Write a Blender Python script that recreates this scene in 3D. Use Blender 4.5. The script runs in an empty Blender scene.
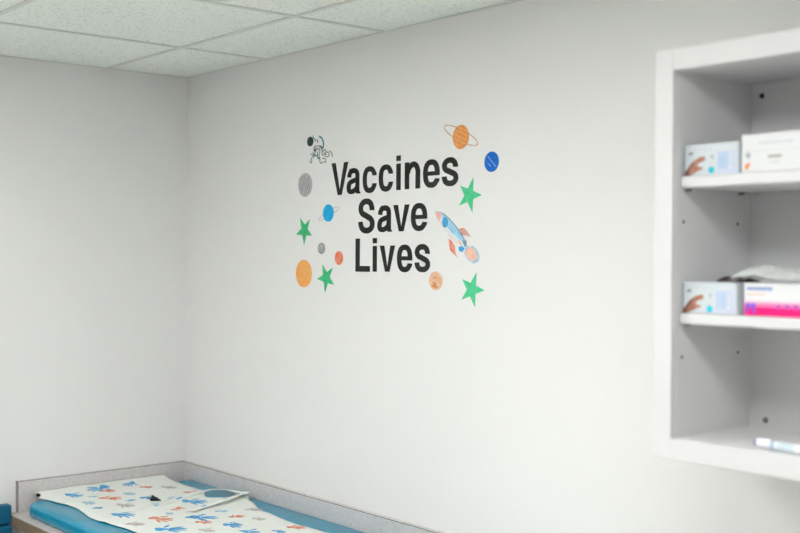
import bpy, bmesh, math, random
from mathutils import Vector, Matrix, noise
random.seed(7)
S = bpy.context.scene
COL = S.collection
PI = math.pi

# ------------------------------------------------------------------ materials
def new_mat(name):
    m = bpy.data.materials.new(name); m.use_nodes = True
    nt = m.node_tree
    return m, nt, nt.nodes['Principled BSDF']

def mat(name, col, rough=0.5, var=0.0, scale=20.0, bump=0.0, bscale=200.0, spec=0.3, metal=0.0, col2=None, detail=3.0):
    """principled surface with a procedural colour variation and a procedural bump"""
    m, nt, b = new_mat(name)
    b.inputs['Roughness'].default_value = rough
    b.inputs['Metallic'].default_value = metal
    b.inputs['Specular IOR Level'].default_value = spec
    tc = nt.nodes.new('ShaderNodeTexCoord')
    nz = nt.nodes.new('ShaderNodeTexNoise'); nz.inputs['Scale'].default_value = scale
    nz.inputs['Detail'].default_value = detail
    nt.links.new(tc.outputs['Object'], nz.inputs['Vector'])
    mx = nt.nodes.new('ShaderNodeMix'); mx.data_type = 'RGBA'
    c2 = col2 if col2 else tuple(max(0, c * (1 - var)) for c in col)
    mx.inputs[6].default_value = (*col, 1); mx.inputs[7].default_value = (*c2, 1)
    rp = nt.nodes.new('ShaderNodeValToRGB')
    rp.color_ramp.elements[0].position = 0.35; rp.color_ramp.elements[1].position = 0.65
    nt.links.new(nz.outputs['Fac'], rp.inputs['Fac'])
    nt.links.new(rp.outputs['Color'], mx.inputs['Factor'])
    nt.links.new(mx.outputs[2], b.inputs['Base Color'])
    if bump > 0:
        n2 = nt.nodes.new('ShaderNodeTexNoise'); n2.inputs['Scale'].default_value = bscale
        nt.links.new(tc.outputs['Object'], n2.inputs['Vector'])
        bp = nt.nodes.new('ShaderNodeBump'); bp.inputs['Strength'].default_value = bump
        bp.inputs['Distance'].default_value = 0.002
        nt.links.new(n2.outputs['Fac'], bp.inputs['Height'])
        nt.links.new(bp.outputs['Normal'], b.inputs['Normal'])
    return m

def tile_mat():
    m, nt, b = new_mat('mineral_fibre_tile')
    b.inputs['Roughness'].default_value = 0.95
    b.inputs['Specular IOR Level'].default_value = 0.1
    tc = nt.nodes.new('ShaderNodeTexCoord')
    nz = nt.nodes.new('ShaderNodeTexNoise'); nz.inputs['Scale'].default_value = 135; nz.inputs['Detail'].default_value = 5
    nz.inputs['Roughness'].default_value = 0.7
    nt.links.new(tc.outputs['Object'], nz.inputs['Vector'])
    rp = nt.nodes.new('ShaderNodeValToRGB')
    e = rp.color_ramp.elements
    e[0].position = 0.36; e[0].color = (0.60, 0.65, 0.60, 1)
    e[1].position = 0.46; e[1].color = (0.90, 0.945, 0.895, 1)
    nt.links.new(nz.outputs['Fac'], rp.inputs['Fac'])
    nt.links.new(rp.outputs['Color'], b.inputs['Base Color'])
    bp = nt.nodes.new('ShaderNodeBump'); bp.inputs['Strength'].default_value = 0.4; bp.inputs['Distance'].default_value = 0.002
    nt.links.new(nz.outputs['Fac'], bp.inputs['Height']); nt.links.new(bp.outputs['Normal'], b.inputs['Normal'])
    return m

def emit_mat(name, col, strength):
    m, nt, b = new_mat(name)
    b.inputs['Base Color'].default_value = (*col, 1)
    b.inputs['Emission Color'].default_value = (*col, 1)
    b.inputs['Emission Strength'].default_value = strength
    return m

def glass_mat():
    m, nt, b = new_mat('window_glass')
    out = nt.nodes['Material Output']
    tr = nt.nodes.new('ShaderNodeBsdfTransparent'); tr.inputs['Color'].default_value = (.95, .97, .96, 1)
    gl = nt.nodes.new('ShaderNodeBsdfGlossy'); gl.inputs['Roughness'].default_value = .02
    fr = nt.nodes.new('ShaderNodeFresnel'); fr.inputs['IOR'].default_value = 1.45
    mx = nt.nodes.new('ShaderNodeMixShader')
    nt.links.new(fr.outputs['Fac'], mx.inputs['Fac']); nt.links.new(tr.outputs['BSDF'], mx.inputs[1]); nt.links.new(gl.outputs['BSDF'], mx.inputs[2])
    nt.links.new(mx.outputs['Shader'], out.inputs['Surface'])
    return m

def plastic_film():
    m, nt, b = new_mat('clear_plastic_film')
    b.inputs['Base Color'].default_value = (0.93, 0.97, 0.95, 1)
    b.inputs['Roughness'].default_value = 0.25
    b.inputs['Alpha'].default_value = 0.52
    tc = nt.nodes.new('ShaderNodeTexCoord')
    n2 = nt.nodes.new('ShaderNodeTexNoise'); n2.inputs['Scale'].default_value = 60
    nt.links.new(tc.outputs['Object'], n2.inputs['Vector'])
    bp = nt.nodes.new('ShaderNodeBump'); bp.inputs['Strength'].default_value = 0.6; bp.inputs['Distance'].default_value = 0.004
    nt.links.new(n2.outputs['Fac'], bp.inputs['Height']); nt.links.new(bp.outputs['Normal'], b.inputs['Normal'])
    return m

M = dict(
    wall=mat('wall_paint', (0.833, 0.825, 0.816), 0.75, 0.01, 3, 0.06, 350, spec=0.25),
    tile=tile_mat(),
    grid=mat('grid_enamel', (0.72, 0.75, 0.70), 0.5, 0.02),
    floor=mat('vinyl_floor', (0.76, 0.75, 0.72), 0.45, 0.10, 30),
    base=mat('rubber_base', (0.25, 0.25, 0.25), 0.6, 0.05),
    lam=mat('grey_speckled_laminate', (0.68, 0.655, 0.65), 0.45, 0, 130, col2=(0.59, 0.565, 0.565), detail=6),
    lamend=mat('laminate_end_grain', (0.33, 0.30, 0.30), 0.5, 0.1, 120),
    lamtop=mat('worktop_laminate', (0.62, 0.56, 0.53), 0.4, 0, 120, col2=(0.55, 0.49, 0.46), detail=6),
    edge=mat('tan_edge_band', (0.29, 0.215, 0.145), 0.5, 0, 60, col2=(0.23, 0.165, 0.11)),
    darkedge=mat('laminate_seam', (0.16, 0.13, 0.12), 0.6, 0.1),
    melamine=mat('white_melamine', (0.72, 0.715, 0.72), 0.42, 0.01, 5),
    white=mat('white_cabinet_paint', (0.74, 0.74, 0.73), 0.45, 0.02, 5),
    metal=mat('brushed_metal', (0.5, 0.5, 0.5), 0.35, 0.1, 80, metal=1.0),
    dark=mat('dark_hole', (0.025, 0.025, 0.027), 0.7, 0.2),
    greymetal=mat('dull_grey_metal', (0.22, 0.22, 0.22), 0.45, 0.2, 200, metal=0.6),
    black=mat('black_vinyl', (0.008, 0.011, 0.009), 0.25, 0.2, 30, spec=0.28),
    mattblack=mat('matt_black', (0.01, 0.01, 0.012), 0.8, 0.2, 60),
    pad=mat('blue_upholstery_vinyl', (0.001, 0.280, 0.455), 0.24, 0.05, 12, 0.03, 250, spec=0.6),
    chair=mat('blue_chair_vinyl', (0.006, 0.13, 0.25), 0.45, 0.1, 12, 0.15, 400),
    sheet=mat('white_patterned_sheet', (0.80, 0.825, 0.785), 0.8, 0.03, 25, 0.1, 120, spec=0.2),
    pblue=mat('print_blue', (0.03, 0.30, 0.66), 0.75, 0, 90, col2=(0.12, 0.45, 0.75)),
    plight=mat('print_pale_blue', (0.28, 0.55, 0.75), 0.75, 0, 90, col2=(0.5, 0.68, 0.78)),
    pred=mat('print_orange_red', (0.76, 0.20, 0.12), 0.75, 0, 90, col2=(0.80, 0.38, 0.26)),
    pgrey=mat('print_grey', (0.48, 0.45, 0.43), 0.75, 0, 90, col2=(0.62, 0.60, 0.56)),
    green=mat('green_vinyl', (0.030, 0.47, 0.17), 0.45, 0, 60, col2=(0.06, 0.53, 0.23)),
    greenlight=mat('bright_green_vinyl', (0.045, 0.56, 0.24), 0.45, 0, 60, col2=(0.10, 0.62, 0.32)),
    orange=mat('orange_planet_print', (0.90, 0.36, 0.075), 0.5, 0, 45, col2=(0.86, 0.45, 0.15)),
    satorange=mat('banded_orange_print', (0.86, 0.38, 0.14), 0.5, 0, 80, col2=(0.72, 0.26, 0.07)),
    ring=mat('ring_brown_print', (0.55, 0.30, 0.16), 0.5, 0, 60, col2=(0.70, 0.48, 0.32)),
    ringgrey=mat('ring_grey_print', (0.50, 0.49, 0.49), 0.5, 0, 60, col2=(0.68, 0.66, 0.65)),
    cyan=mat('bright_blue_print', (0.002, 0.36, 0.72), 0.5, 0, 60, col2=(0.005, 0.43, 0.78)),
    royal=mat('royal_blue_print', (0.001, 0.11, 0.56), 0.5, 0, 70, col2=(0.003, 0.17, 0.62)),
    paleblue=mat('pale_blue_print', (0.25, 0.45, 0.78), 0.5, 0, 90, col2=(0.10, 0.30, 0.72)),
    pgr=mat('grey_planet_print', (0.40, 0.39, 0.40), 0.5, 0, 60, col2=(0.30, 0.29, 0.31)),
    pgrl=mat('light_grey_print', (0.52, 0.51, 0.52), 0.5, 0, 60, col2=(0.45, 0.44, 0.45)),
    red=mat('coral_red_print', (0.80, 0.16, 0.08), 0.5, 0, 70, col2=(0.86, 0.32, 0.20)),
    tan=mat('tan_planet_print', (0.75, 0.42, 0.25), 0.5, 0, 55, col2=(0.82, 0.56, 0.40)),
    rust=mat('rust_print', (0.62, 0.24, 0.07), 0.5, 0, 70, col2=(0.75, 0.38, 0.18)),
    teal=mat('dark_teal_print', (0.012, 0.045, 0.034), 0.5, 0, 70, col2=(0.02, 0.06, 0.05)),
    tealine=mat('teal_line_print', (0.05, 0.12, 0.11), 0.5, 0, 90, col2=(0.20, 0.30, 0.28)),
    aqua=mat('aqua_print', (0.20, 0.50, 0.55), 0.5, 0, 90, col2=(0.08, 0.30, 0.36)),
    rkbody=mat('rocket_white_blue_print', (0.66, 0.78, 0.84), 0.5, 0, 35, col2=(0.80, 0.80, 0.80)),
    rkblue=mat('rocket_sky_blue_print', (0.27, 0.54, 0.76), 0.5, 0, 50, col2=(0.45, 0.70, 0.82)),
    rkdark=mat('rocket_slate_print', (0.10, 0.22, 0.32), 0.5, 0, 60, col2=(0.22, 0.36, 0.48)),
    rkpink=mat('rocket_pink_print', (0.86, 0.40, 0.38), 0.5, 0, 60, col2=(0.84, 0.56, 0.52)),
    rkblush=mat('rocket_blush_print', (0.80, 0.64, 0.62), 0.5, 0, 60, col2=(0.80, 0.74, 0.72)),
    rkred=mat('rocket_red_print', (0.78, 0.18, 0.11), 0.5, 0, 60, col2=(0.84, 0.40, 0.32)),
    rkfin=mat('rocket_dusty_red_print', (0.62, 0.26, 0.20), 0.5, 0, 60, col2=(0.72, 0.42, 0.36)),
    rkwin=mat('rocket_window_print', (0.01, 0.30, 0.66), 0.5, 0, 60, col2=(0.08, 0.40, 0.70)),
    flame=mat('flame_orange_print', (0.86, 0.46, 0.38), 0.5, 0, 45, col2=(0.88, 0.68, 0.46)),
    flblue=mat('flame_blue_print', (0.25, 0.47, 0.72), 0.5, 0, 60, col2=(0.50, 0.64, 0.78)),
    carton=mat('white_carton', (0.62, 0.67, 0.71), 0.5, 0.02, 20),
    cartonw=mat('bright_white_carton', (0.74, 0.745, 0.76), 0.5, 0.02, 20),
    panelblue=mat('pale_blue_ink', (0.42, 0.55, 0.74), 0.5, 0, 40, col2=(0.50, 0.58, 0.74)),
    panellil=mat('pale_lilac_ink', (0.55, 0.60, 0.75), 0.5, 0, 40, col2=(0.60, 0.64, 0.76)),
    skin=mat('printed_skin', (0.36, 0.15, 0.09), 0.5, 0, 120, col2=(0.46, 0.23, 0.16)),
    skind=mat('printed_skin_shade', (0.14, 0.065, 0.045), 0.5, 0, 120, col2=(0.22, 0.10, 0.07)),
    badge=mat('cyan_ink', (0.01, 0.52, 0.70), 0.5, 0.1),
    inkgrey=mat('grey_ink', (0.42, 0.45, 0.48), 0.5, 0.1),
    inkpale=mat('pale_grey_ink', (0.60, 0.63, 0.66), 0.5, 0.1),
    inkdark=mat('dark_grey_ink', (0.12, 0.14, 0.15), 0.5, 0.1),
    inkblue=mat('blue_ink', (0.14, 0.25, 0.60), 0.5, 0.1),
    inktaupe=mat('taupe_ink', (0.40, 0.37, 0.34), 0.5, 0.1),
    inkpeach=mat('peach_ink', (0.78, 0.55, 0.50), 0.5, 0.1),
    magenta=mat('magenta_ink', (0.90, 0.005, 0.19), 0.45, 0.05),
    pinkmid=mat('pink_ink', (0.86, 0.20, 0.46), 0.45, 0.05),
    pinklow=mat('pale_pink_ink', (0.82, 0.52, 0.64), 0.45, 0.05),
    violet=mat('violet_ink', (0.15, 0.11, 0.80), 0.45, 0.1),
    mauve=mat('mauve_ink', (0.50, 0.12, 0.52), 0.45, 0.1),
    orangeink=mat('orange_ink', (0.90, 0.30, 0.10), 0.5, 0.1),
    glove=mat('dark_glove', (0.035, 0.018, 0.016), 0.5, 0.2),
    film=plastic_film(),
    glass=glass_mat(),
    penw=mat('white_pen_plastic', (0.84, 0.84, 0.88), 0.3, 0.02),
    penp=mat('purple_pen_plastic', (0.09, 0.06, 0.30), 0.35, 0.05),
    pens=mat('faint_pen_print', (0.62, 0.72, 0.80), 0.35, 0.1, 100),
    penb=mat('pale_blue_pen_band', (0.35, 0.55, 0.72), 0.35, 0.1, 100),
    lampframe=mat('lamp_white_enamel', (0.8, 0.8, 0.8), 0.4, 0.02),
    diff=emit_mat('lamp_diffuser', (1.0, 0.998, 0.985), 3.9),
)

# ------------------------------------------------------------------ helpers
def link(name, bm, ms, parent=None, smooth=False):
    me = bpy.data.meshes.new(name)
    bm.normal_update(); bm.to_mesh(me); bm.free()
    for m in (ms if isinstance(ms, (list, tuple)) else [ms]): me.materials.append(m)
    if smooth:
        for p in me.polygons: p.use_smooth = True
    o = bpy.data.objects.new(name, me); COL.objects.link(o)
    if parent is not None:
        o.parent = parent
        o.matrix_parent_inverse = Matrix.Translation(-parent.location)
    return o

def thing(name, label, cat, loc=(0, 0, 0), group=None):
    o = bpy.data.objects.new(name, None); COL.objects.link(o)
    o.empty_display_size = 0.05
    o.location = loc
    return tag(o, label, cat, group)

def tag(o, label, cat, group=None):
    o['label'] = label; o['category'] = cat
    if group: o['group'] = group
    return o

def struct(name, bm, m, parent=None):
    o = link(name, bm, m, parent); o['kind'] = 'structure'
    return o

def bx(bm, x0, x1, y0, y1, z0, z1, bev=0.0, seg=2):
    r = bmesh.ops.create_cube(bm, size=1.0)
    vs = r['verts']
    for v in vs:
        v.co = Vector((x0 + (v.co.x + .5) * (x1 - x0), y0 + (v.co.y + .5) * (y1 - y0), z0 + (v.co.z + .5) * (z1 - z0)))
    if bev > 0:
        es = list({e for v in vs for e in v.link_edges})
        bmesh.ops.bevel(bm, geom=es, offset=bev, segments=seg, affect='EDGES', profile=0.5)
    return bm

def box(name, dims, m, parent=None, bev=0.0, seg=2):
    return link(name, bx(bmesh.new(), *dims, bev=bev, seg=seg), m, parent)

def cyl(bm, p, q, r, n=16, r2=None):
    p = Vector(p); q = Vector(q); d = q - p; L = d.length
    rot = d.to_track_quat('Z', 'Y').to_matrix().to_4x4()
    bmesh.ops.create_cone(bm, cap_ends=True, segments=n, radius1=r, radius2=r if r2 is None else r2, depth=L,
                          matrix=Matrix.Translation((p + q) / 2) @ rot)
    return bm

def prism(bm, pts, y0, y1, mi=0):
    """a flat cut-out in the x-z plane, thickened from y0 (at the wall) to y1 (towards the room)"""
    f = [bm.verts.new((x, y1, z)) for x, z in pts]
    b = [bm.verts.new((x, y0, z)) for x, z in pts]
    n = len(pts)
    fs = [bm.faces.new(f), bm.faces.new(b[::-1])]
    for i in range(n):
        fs.append(bm.faces.new((f[(i + 1) % n], f[i], b[i], b[(i + 1) % n])))
    for q in fs: q.material_index = mi
    bmesh.ops.recalc_face_normals(bm, faces=fs)

def ell(cx, cz, rx, rz, n=40, rot=0.0):
    o = []
    for i in range(n):
        a = 2 * PI * i / n
        x, z = rx * math.cos(a), rz * math.sin(a)
        o.append((cx + x * math.cos(rot) - z * math.sin(rot), cz + x * math.sin(rot) + z * math.cos(rot)))
    return o

def spline(pts, k=8):
    P = [Vector(p) for p in pts]
    P = [P[0] * 2 - P[1]] + P + [P[-1] * 2 - P[-2]]
    out = []
    for i in range(1, len(P) - 2):
        a, b, c, d = P[i - 1:i + 3]
        for s in range(k):
            t = s / k
            out.append(.5 * ((2 * b) + (c - a) * t + (2 * a - 5 * b + 4 * c - d) * t * t + (3 * b - a - 3 * c + d) * t ** 3))
    out.append(P[-2])
    return out

def ribbon(pts, wv, wh=None):
    """outline of a pen stroke: wv is its weight where it runs upright, wh where it runs level"""
    wh = wv if wh is None else wh
    L, R = [], []
    n = len(pts)
    for i, p in enumerate(pts):
        d = (Vector(pts[min(i + 1, n - 1)]) - Vector(pts[max(i - 1, 0)])).normalized()
        nrm = Vector((-d.y, d.x))
        w = wv * d.y * d.y + wh * d.x * d.x
        L.append((p[0] + nrm.x * w / 2, p[1] + nrm.y * w / 2)); R.append((p[0] - nrm.x * w / 2, p[1] - nrm.y * w / 2))
    return [[L[i], L[i + 1], R[i + 1], R[i]] for i in range(n - 1)]

def sarc(cx, cz, a, b, t0, t1, n=26, k=2.35):
    o = []
    for i in range(n + 1):
        t = math.radians(t0 + (t1 - t0) * i / n)
        c, s = math.cos(t), math.sin(t)
        o.append((cx + a * math.copysign(abs(c) ** (2 / k), c), cz + b * math.copysign(abs(s) ** (2 / k), s)))
    return o

# ------------------------------------------------------------------ room
RX, RY, H = 4.7, -3.9, 2.40
struct('floor', bx(bmesh.new(), -0.12, RX + .12, RY - .12, 0.12, -0.1, 0.0), M['floor'])
struct('wall_right', bx(bmesh.new(), -0.12, RX + .12, 0.0, 0.12, 0.0, 2.6), M['wall'])
WY0, WY1, WZ0, WZ1 = -2.45, -1.15, 0.95, 2.15      # window in the left wall, beyond the chair
bm = bmesh.new()
bx(bm, -0.12, 0.0, WY1, 0.0, 0.0, 2.6); bx(bm, -0.12, 0.0, RY - .12, WY0, 0.0, 2.6)
bx(bm, -0.12, 0.0, WY0, WY1, 0.0, WZ0); bx(bm, -0.12, 0.0, WY0, WY1, WZ1, 2.6)
struct('wall_left', bm, M['wall'])
bm = bmesh.new()
for q in ((WY0, WY0 + .05, WZ0, WZ1), (WY1 - .05, WY1, WZ0, WZ1), (WY0 + .05, WY1 - .05, WZ0, WZ0 + .05), (WY0 + .05, WY1 - .05, WZ1 - .05, WZ1), ((WY0 + WY1) / 2 - .02, (WY0 + WY1) / 2 + .02, WZ0 + .05, WZ1 - .05)):
    bx(bm, -.085, -.035, *q, bev=.003)
wf = struct('window_1', bm, M['white'])
struct('pane', bx(bmesh.new(), -.064, -.058, WY0 + .05, WY1 - .05, WZ0 + .05, WZ1 - .05), M['glass'], wf)
struct('sill', bx(bmesh.new(), -.034, .03, WY0 - .03, WY1 + .03, WZ0 - .025, WZ0 - .0005, .003), M['white'], wf)
struct('wall_front', bx(bmesh.new(), RX, RX + .12, RY - .12, 0.0, 0.0, 2.6), M['wall'])
struct('wall_back', bx(bmesh.new(), 0.0, RX, RY - .12, RY, 0.0, 2.6), M['wall'])
GX, GY, GS = 0.516, -0.310, 0.61
LIGHTS = [(2, 2), (2, 4), (5, 2), (4, 2), (1, 3)]      # grid cells that hold a troffer (column, row), some added as fill
gx = [0.0] + [GX + GS * i for i in range(7)] + [RX]
gy = [0.0] + [GY - GS * i for i in range(6)] + [RY]
bm = bmesh.new()
for i in range(len(gx) - 1):
    for j in range(len(gy) - 1):
        x0, x1, y1, y0 = gx[i], gx[i + 1], gy[j], gy[j + 1]
        if (i, j) in LIGHTS: continue
        bx(bm, x0 + .002, x1 - .002, y0 + .002, y1 - .002, H + .004, H + .022)
bx(bm, -.12, RX + .12, RY - .12, .12, 2.60, 2.66)
ceil = struct('ceiling', bm, M['tile'])
bm = bmesh.new()
for x in gx[1:-1]: bx(bm, x - .008, x + .008, RY, 0, H + .0005, H + .0035)
for y in gy[1:-1]: bx(bm, 0, RX, y - .008, y + .008, H + .001, H + .0038)
struct('ceiling_grid', bm, M['grid'], ceil)
# wall angle that carries the edge of the tiles
def angle(name, a, b):
    bm = bmesh.new()
    bx(bm, a[0], b[0], a[1], b[1], H, H + .0035)
    struct(name, bm, M['grid'])
angle('trim_1', (0.0, -.005), (RX, -.0003))
angle('trim_2', (0.0003, RY), (.005, -.005))
struct('baseboard_left', bx(bmesh.new(), 0.0005, .008, RY + .001, -0.75, 0.0005, .10, .002), M['base'])
struct('baseboard_right', bx(bmesh.new(), 2.02, RX - .001, -.008, -.0005, 0.0005, .10, .002), M['base'])

# troffers, two ceiling cells long where the photograph does not look
for k, (i, j) in enumerate(LIGHTS):
    x0, x1, y1, y0 = gx[i], gx[i + 1], gy[j], gy[j + 1]
    t = thing('ceiling_light', ['square recessed ceiling light nearest the lettered wall',
                                'square recessed ceiling light far from the lettered wall, towards the window',
                                'added square fill light in the ceiling right of the open wall cabinet, farthest from the window',  # unseen lamp added to brighten the inside of the cabinet
                                'square recessed ceiling light in front of the open wall cabinet',
                                'added square fill light in the ceiling nearest the window'][k],  # unseen lamp added to lift the left side of the room
              'ceiling light', ((x0 + x1) / 2, (y0 + y1) / 2, H), 'recessed ceiling lights')
    bm = bmesh.new()
    a, b, c, d = x0 + .014, x1 - .014, y0 + .014, y1 - .014
    for (p, q, r, s) in ((a, a + .03, c, d), (b - .03, b, c, d), (a + .03, b - .03, c, c + .03), (a + .03, b - .03, d - .03, d)):
        bx(bm, p, q, r, s, H + .004, H + .05)
    link('frame', bm, M['lampframe'], t)
    box('diffuser', (a + .03, b - .03, c + .03, d - .03, H + .010, H + .016), M['diff'], t)

# ------------------------------------------------------------------ wall lettering
TV, TH = 0.0192, 0.0155      # stroke weights of the letters
def g_round(x0, x1, b, h, ov=.0016):
    a = (x1 - x0 - TV) / 2; zb = (h + 2 * ov - TH) / 2
    return (x0 + x1) / 2, b + h / 2, a, zb
def g_c(x0, x1, b, h):
    cx, cz, a, r = g_round(x0, x1, b, h)
    return ribbon([(cx + a, cz + h * .15), (cx + a * .995, cz + h * .20)] + sarc(cx, cz, a, r, 40, 320, 36, 2.5) + [(cx + a * .995, cz - h * .20), (cx + a, cz - h * .15)], TV, TH)
def g_e(x0, x1, b, h):
    cx, cz, a, r = g_round(x0, x1, b, h)
    q = ribbon(sarc(cx, cz, a, r, -6, 318, 40, 2.45) + [(cx + a * .985, cz - h * .235), (cx + a * .995, cz - h * .185)], TV, TH)
    q.append([(x0 + TV * .6, cz - h * .075), (x1 - TV * .02, cz - h * .075), (x1 - TV * .02, cz + h * .08), (x0 + TV * .6, cz + h * .08)])
    return q
def g_s(x0, x1, b, h, cap=False):
    t = TV * (1.0 if not cap else 1.12); th = TH * (1.0 if not cap else 1.12)
    w = x1 - x0
    X = lambda u: x0 + t / 2 + u * (w - t)
    o = .0016
    Z = lambda v: b - o + th / 2 + v * (h + 2 * o - th)
    pts = [(X(.955), Z(.690)), (X(.95), Z(.765)), (X(.86), Z(.905)), (X(.68), Z(.985)), (X(.48), Z(1.0)), (X(.25), Z(.975)), (X(.06), Z(.87)), (X(.02), Z(.73)),
           (X(.14), Z(.60)), (X(.50), Z(.50)), (X(.86), Z(.39)), (X(.99), Z(.25)), (X(.93), Z(.11)), (X(.73), Z(.02)), (X(.5), Z(0.0)),
           (X(.29), Z(.02)), (X(.10), Z(.105)), (X(.01), Z(.24)), (X(.0), Z(.31))]
    return ribbon(spline(pts, 5), t, th)
def g_a(x0, x1, b, h):
    w = x1 - x0; o = .0016
    sr = x1 - w * .075; sc = sr - TV / 2            # right side and middle of the stem
    top = [(x0 + w * .035 + TV / 2, b + h * .66), (x0 + w * .05 + TV / 2, b + h * .76), (x0 + w * .15 + TV / 2, b + h * .885), (x0 + w * .36, b + h + o - TH * .56), (x0 + w * .50, b + h + o - TH / 2),
           (x0 + w * .64, b + h + o - TH * .60), (sc - TV * .10, b + h * .83), (sc, b + h * .70), (sc, b + h * .5), (sc, b + h * .16)]
    q = ribbon(spline(top, 6), TV, TH)
    q.append([(sr - TV, b + h * .165), (sr - TV * .86, b + h * .05), (sr - TV * .70, b), (x1, b), (x1, b + h * .035), (sr + .0006, b + h * .10), (sr, b + h * .165)])
    bowl = [(sc, b + h * .560), (x0 + w * .52, b + h * .520), (x0 + w * .25, b + h * .445), (x0 + TV * .56, b + h * .335), (x0 + TV / 2, b + h * .235), (x0 + TV * .66, b + h * .12),
            (x0 + w * .33, b - o + TH * .54), (x0 + w * .47, b - o + TH * .60), (sc - TV * .35, b + h * .185), (sc, b + h * .30)]
    n_ = len(q)
    q += ribbon(spline(bowl, 6), TV, TH * .95)
    return q
def g_n(x0, x1, b, h):
    q = [[(x0, b), (x0 + TV, b), (x0 + TV, b + h), (x0, b + h)]]
    pts = [(x0 + TV * .62, b + h * .60), (x0 + TV * .95, b + h * .77), (x0 + TV * 1.45, b + h * .868), ((x0 + x1) / 2 + .0065, b + h + .0014 - TH / 2), (x1 - TV * .84, b + h * .845), (x1 - TV / 2, b + h * .68), (x1 - TV / 2, b + h * .4), (x1 - TV / 2, b)]
    return q + ribbon(spline(pts, 5), TV, TH)
def g_v(x0, x1, b, h):
    m = (x0 + x1) / 2; t = TV * 1.06; e = TV * .52
    return [[(x0, b + h), (m - e, b), (m, b), (m, b + h * .16), (x0 + t, b + h)], [(m, b), (m + e, b), (x1, b + h), (x1 - t, b + h), (m, b + h * .16)]]
def g_i(x0, x1, b, h):
    return [[(x0, b), (x1, b), (x1, b + h), (x0, b + h)], [(x0, b + CAP - .0155), (x1, b + CAP - .0155), (x1, b + CAP), (x0, b + CAP)]]
def g_L(x0, x1, b, h):
    t = TV * 1.06
    return [[(x0, b), (x0 + t, b), (x0 + t, b + h), (x0, b + h)], [(x0 + t, b), (x1, b), (x1, b + TH * 1.08), (x0 + t, b + TH * 1.08)]]
NB = dict(e=1, a=54, n=30, v=1, V=1)          # strokes laid over the first ones
CAP, XH, TILT = 0.0970, 0.0745, 0.0125
WORDS = [
    ('black word Vaccines on the wall, longest and topmost line of the slogan', 1.9478,
     [('V', .8775, .9600), ('a', .9535, 1.0190), ('c', 1.0300, 1.0945), ('c', 1.1045, 1.1685), ('i', 1.1829, 1.2021), ('n', 1.2198, 1.2850), ('e', 1.2975, 1.3655), ('s', 1.3740, 1.4395)]),
    ('black word Save on the wall, middle line of the slogan', 1.8316,
     [('S', 1.0100, 1.0870), ('a', 1.0995, 1.1650), ('v', 1.1705, 1.2410), ('e', 1.2475, 1.3155)]),
    ('black word Lives on the wall, bottom line of the slogan', 1.7182,
     [('L', .9975, 1.0655), ('i', 1.0784, 1.0976), ('v', 1.1110, 1.1790), ('e', 1.1880, 1.2540), ('s', 1.2640, 1.3290)]),
]
for lab, base, letters in WORDS:
    t = thing('word_decal', lab, 'wall lettering', (letters[0][1], -.0003, base), 'slogan words on the wall')
    line = base
    for ch, x0, x1 in letters:
        bm = bmesh.new(); base = line + TILT * ((x0 + x1) / 2 - 1.163)
        if ch == 'V': qs = g_v(x0, x1, base, CAP)
        elif ch == 'S': qs = g_s(x0, x1, base - .001, CAP + .002, True)
        elif ch == 'L': qs = g_L(x0, x1, base, CAP)
        else: qs = dict(a=g_a, c=g_c, i=g_i, n=g_n, e=g_e, s=g_s, v=g_v)[ch](x0, x1, base, XH)
        for k, q in enumerate(qs):
            prism(bm, q, .0005, -.0009 - .00003 * (k % 7) - (.00025 if k >= len(qs) - NB.get(ch, 0) else 0))
        link('letter', bm, M['black'], t)

# ------------------------------------------------------------------ wall stickers
Y0, Y1 = .0005, -.0010
def disc(name, cx, cz, rx, rz, m, parent, y0=Y0, y1=Y1, rot=0):
    bm = bmesh.new(); prism(bm, ell(cx, cz, rx, rz, rot=rot), y0, y1)
    return link(name, bm, m, parent)
def poly(name, pts, m, parent, y0=Y0, y1=Y1):
    bm = bmesh.new(); prism(bm, pts, y0, y1)
    return link(name, bm, m, parent)
def strokes(name, lines, w, m, parent, y0=Y0, y1=Y1, k=6):
    bm = bmesh.new()
    for l in lines:
        for q in ribbon(spline(l, k), w): prism(bm, q, y0, y1)
    return link(name, bm, m, parent)
def chord(cx, cz, rx, rz, a, off, half):
    """a straight mark across a planet, kept inside its outline"""
    ca, sa = math.cos(a), math.sin(a)
    return [(cx + rx * (-sa * off + ca * u), cz + rz * (ca * off + sa * u)) for u in (-half, 0.0, half)]

stars = [
    ('green star sticker on the wall above left of the large orange planet', [(0.7139, 1.8812), (0.7666, 1.8757), (0.7771, 1.8248), (0.7357, 1.7947), (0.6925, 1.8289)], 'green'),
    ('green star sticker on the wall between the large orange planet and the word Lives', [(0.8328, 1.7369), (0.8865, 1.7267), (0.893, 1.675), (0.8469, 1.6499), (0.8056, 1.6912)], 'green'),
    ('green star sticker right of the word Save, just above the rocket', [(1.4966, 1.9693), (1.5288, 1.9217), (1.4937, 1.8769), (1.4419, 1.8965), (1.4461, 1.9494)], 'greenlight'),
    ('green star sticker just under the rocket flame', [(1.5101, 1.7208), (1.5413, 1.6756), (1.5053, 1.6304), (1.4538, 1.6483), (1.4564, 1.7029)], 'greenlight')]
for lab, tips, mk in stars:
    cx = sum(p[0] for p in tips) / 5; cz = sum(p[1] for p in tips) / 5
    out = []
    for i in range(5):
        p, q = tips[i], tips[(i + 1) % 5]
        mx_, mz_ = (p[0] + q[0]) / 2, (p[1] + q[1]) / 2
        out += [p, (cx + (mx_ - cx) * .485, cz + (mz_ - cz) * .485)]
    bm = bmesh.new()
    prism(bm, out, Y0, Y1)
    tag(link('star_decal', bm, M[mk]), lab, 'star sticker', 'green star stickers on the wall')

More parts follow.
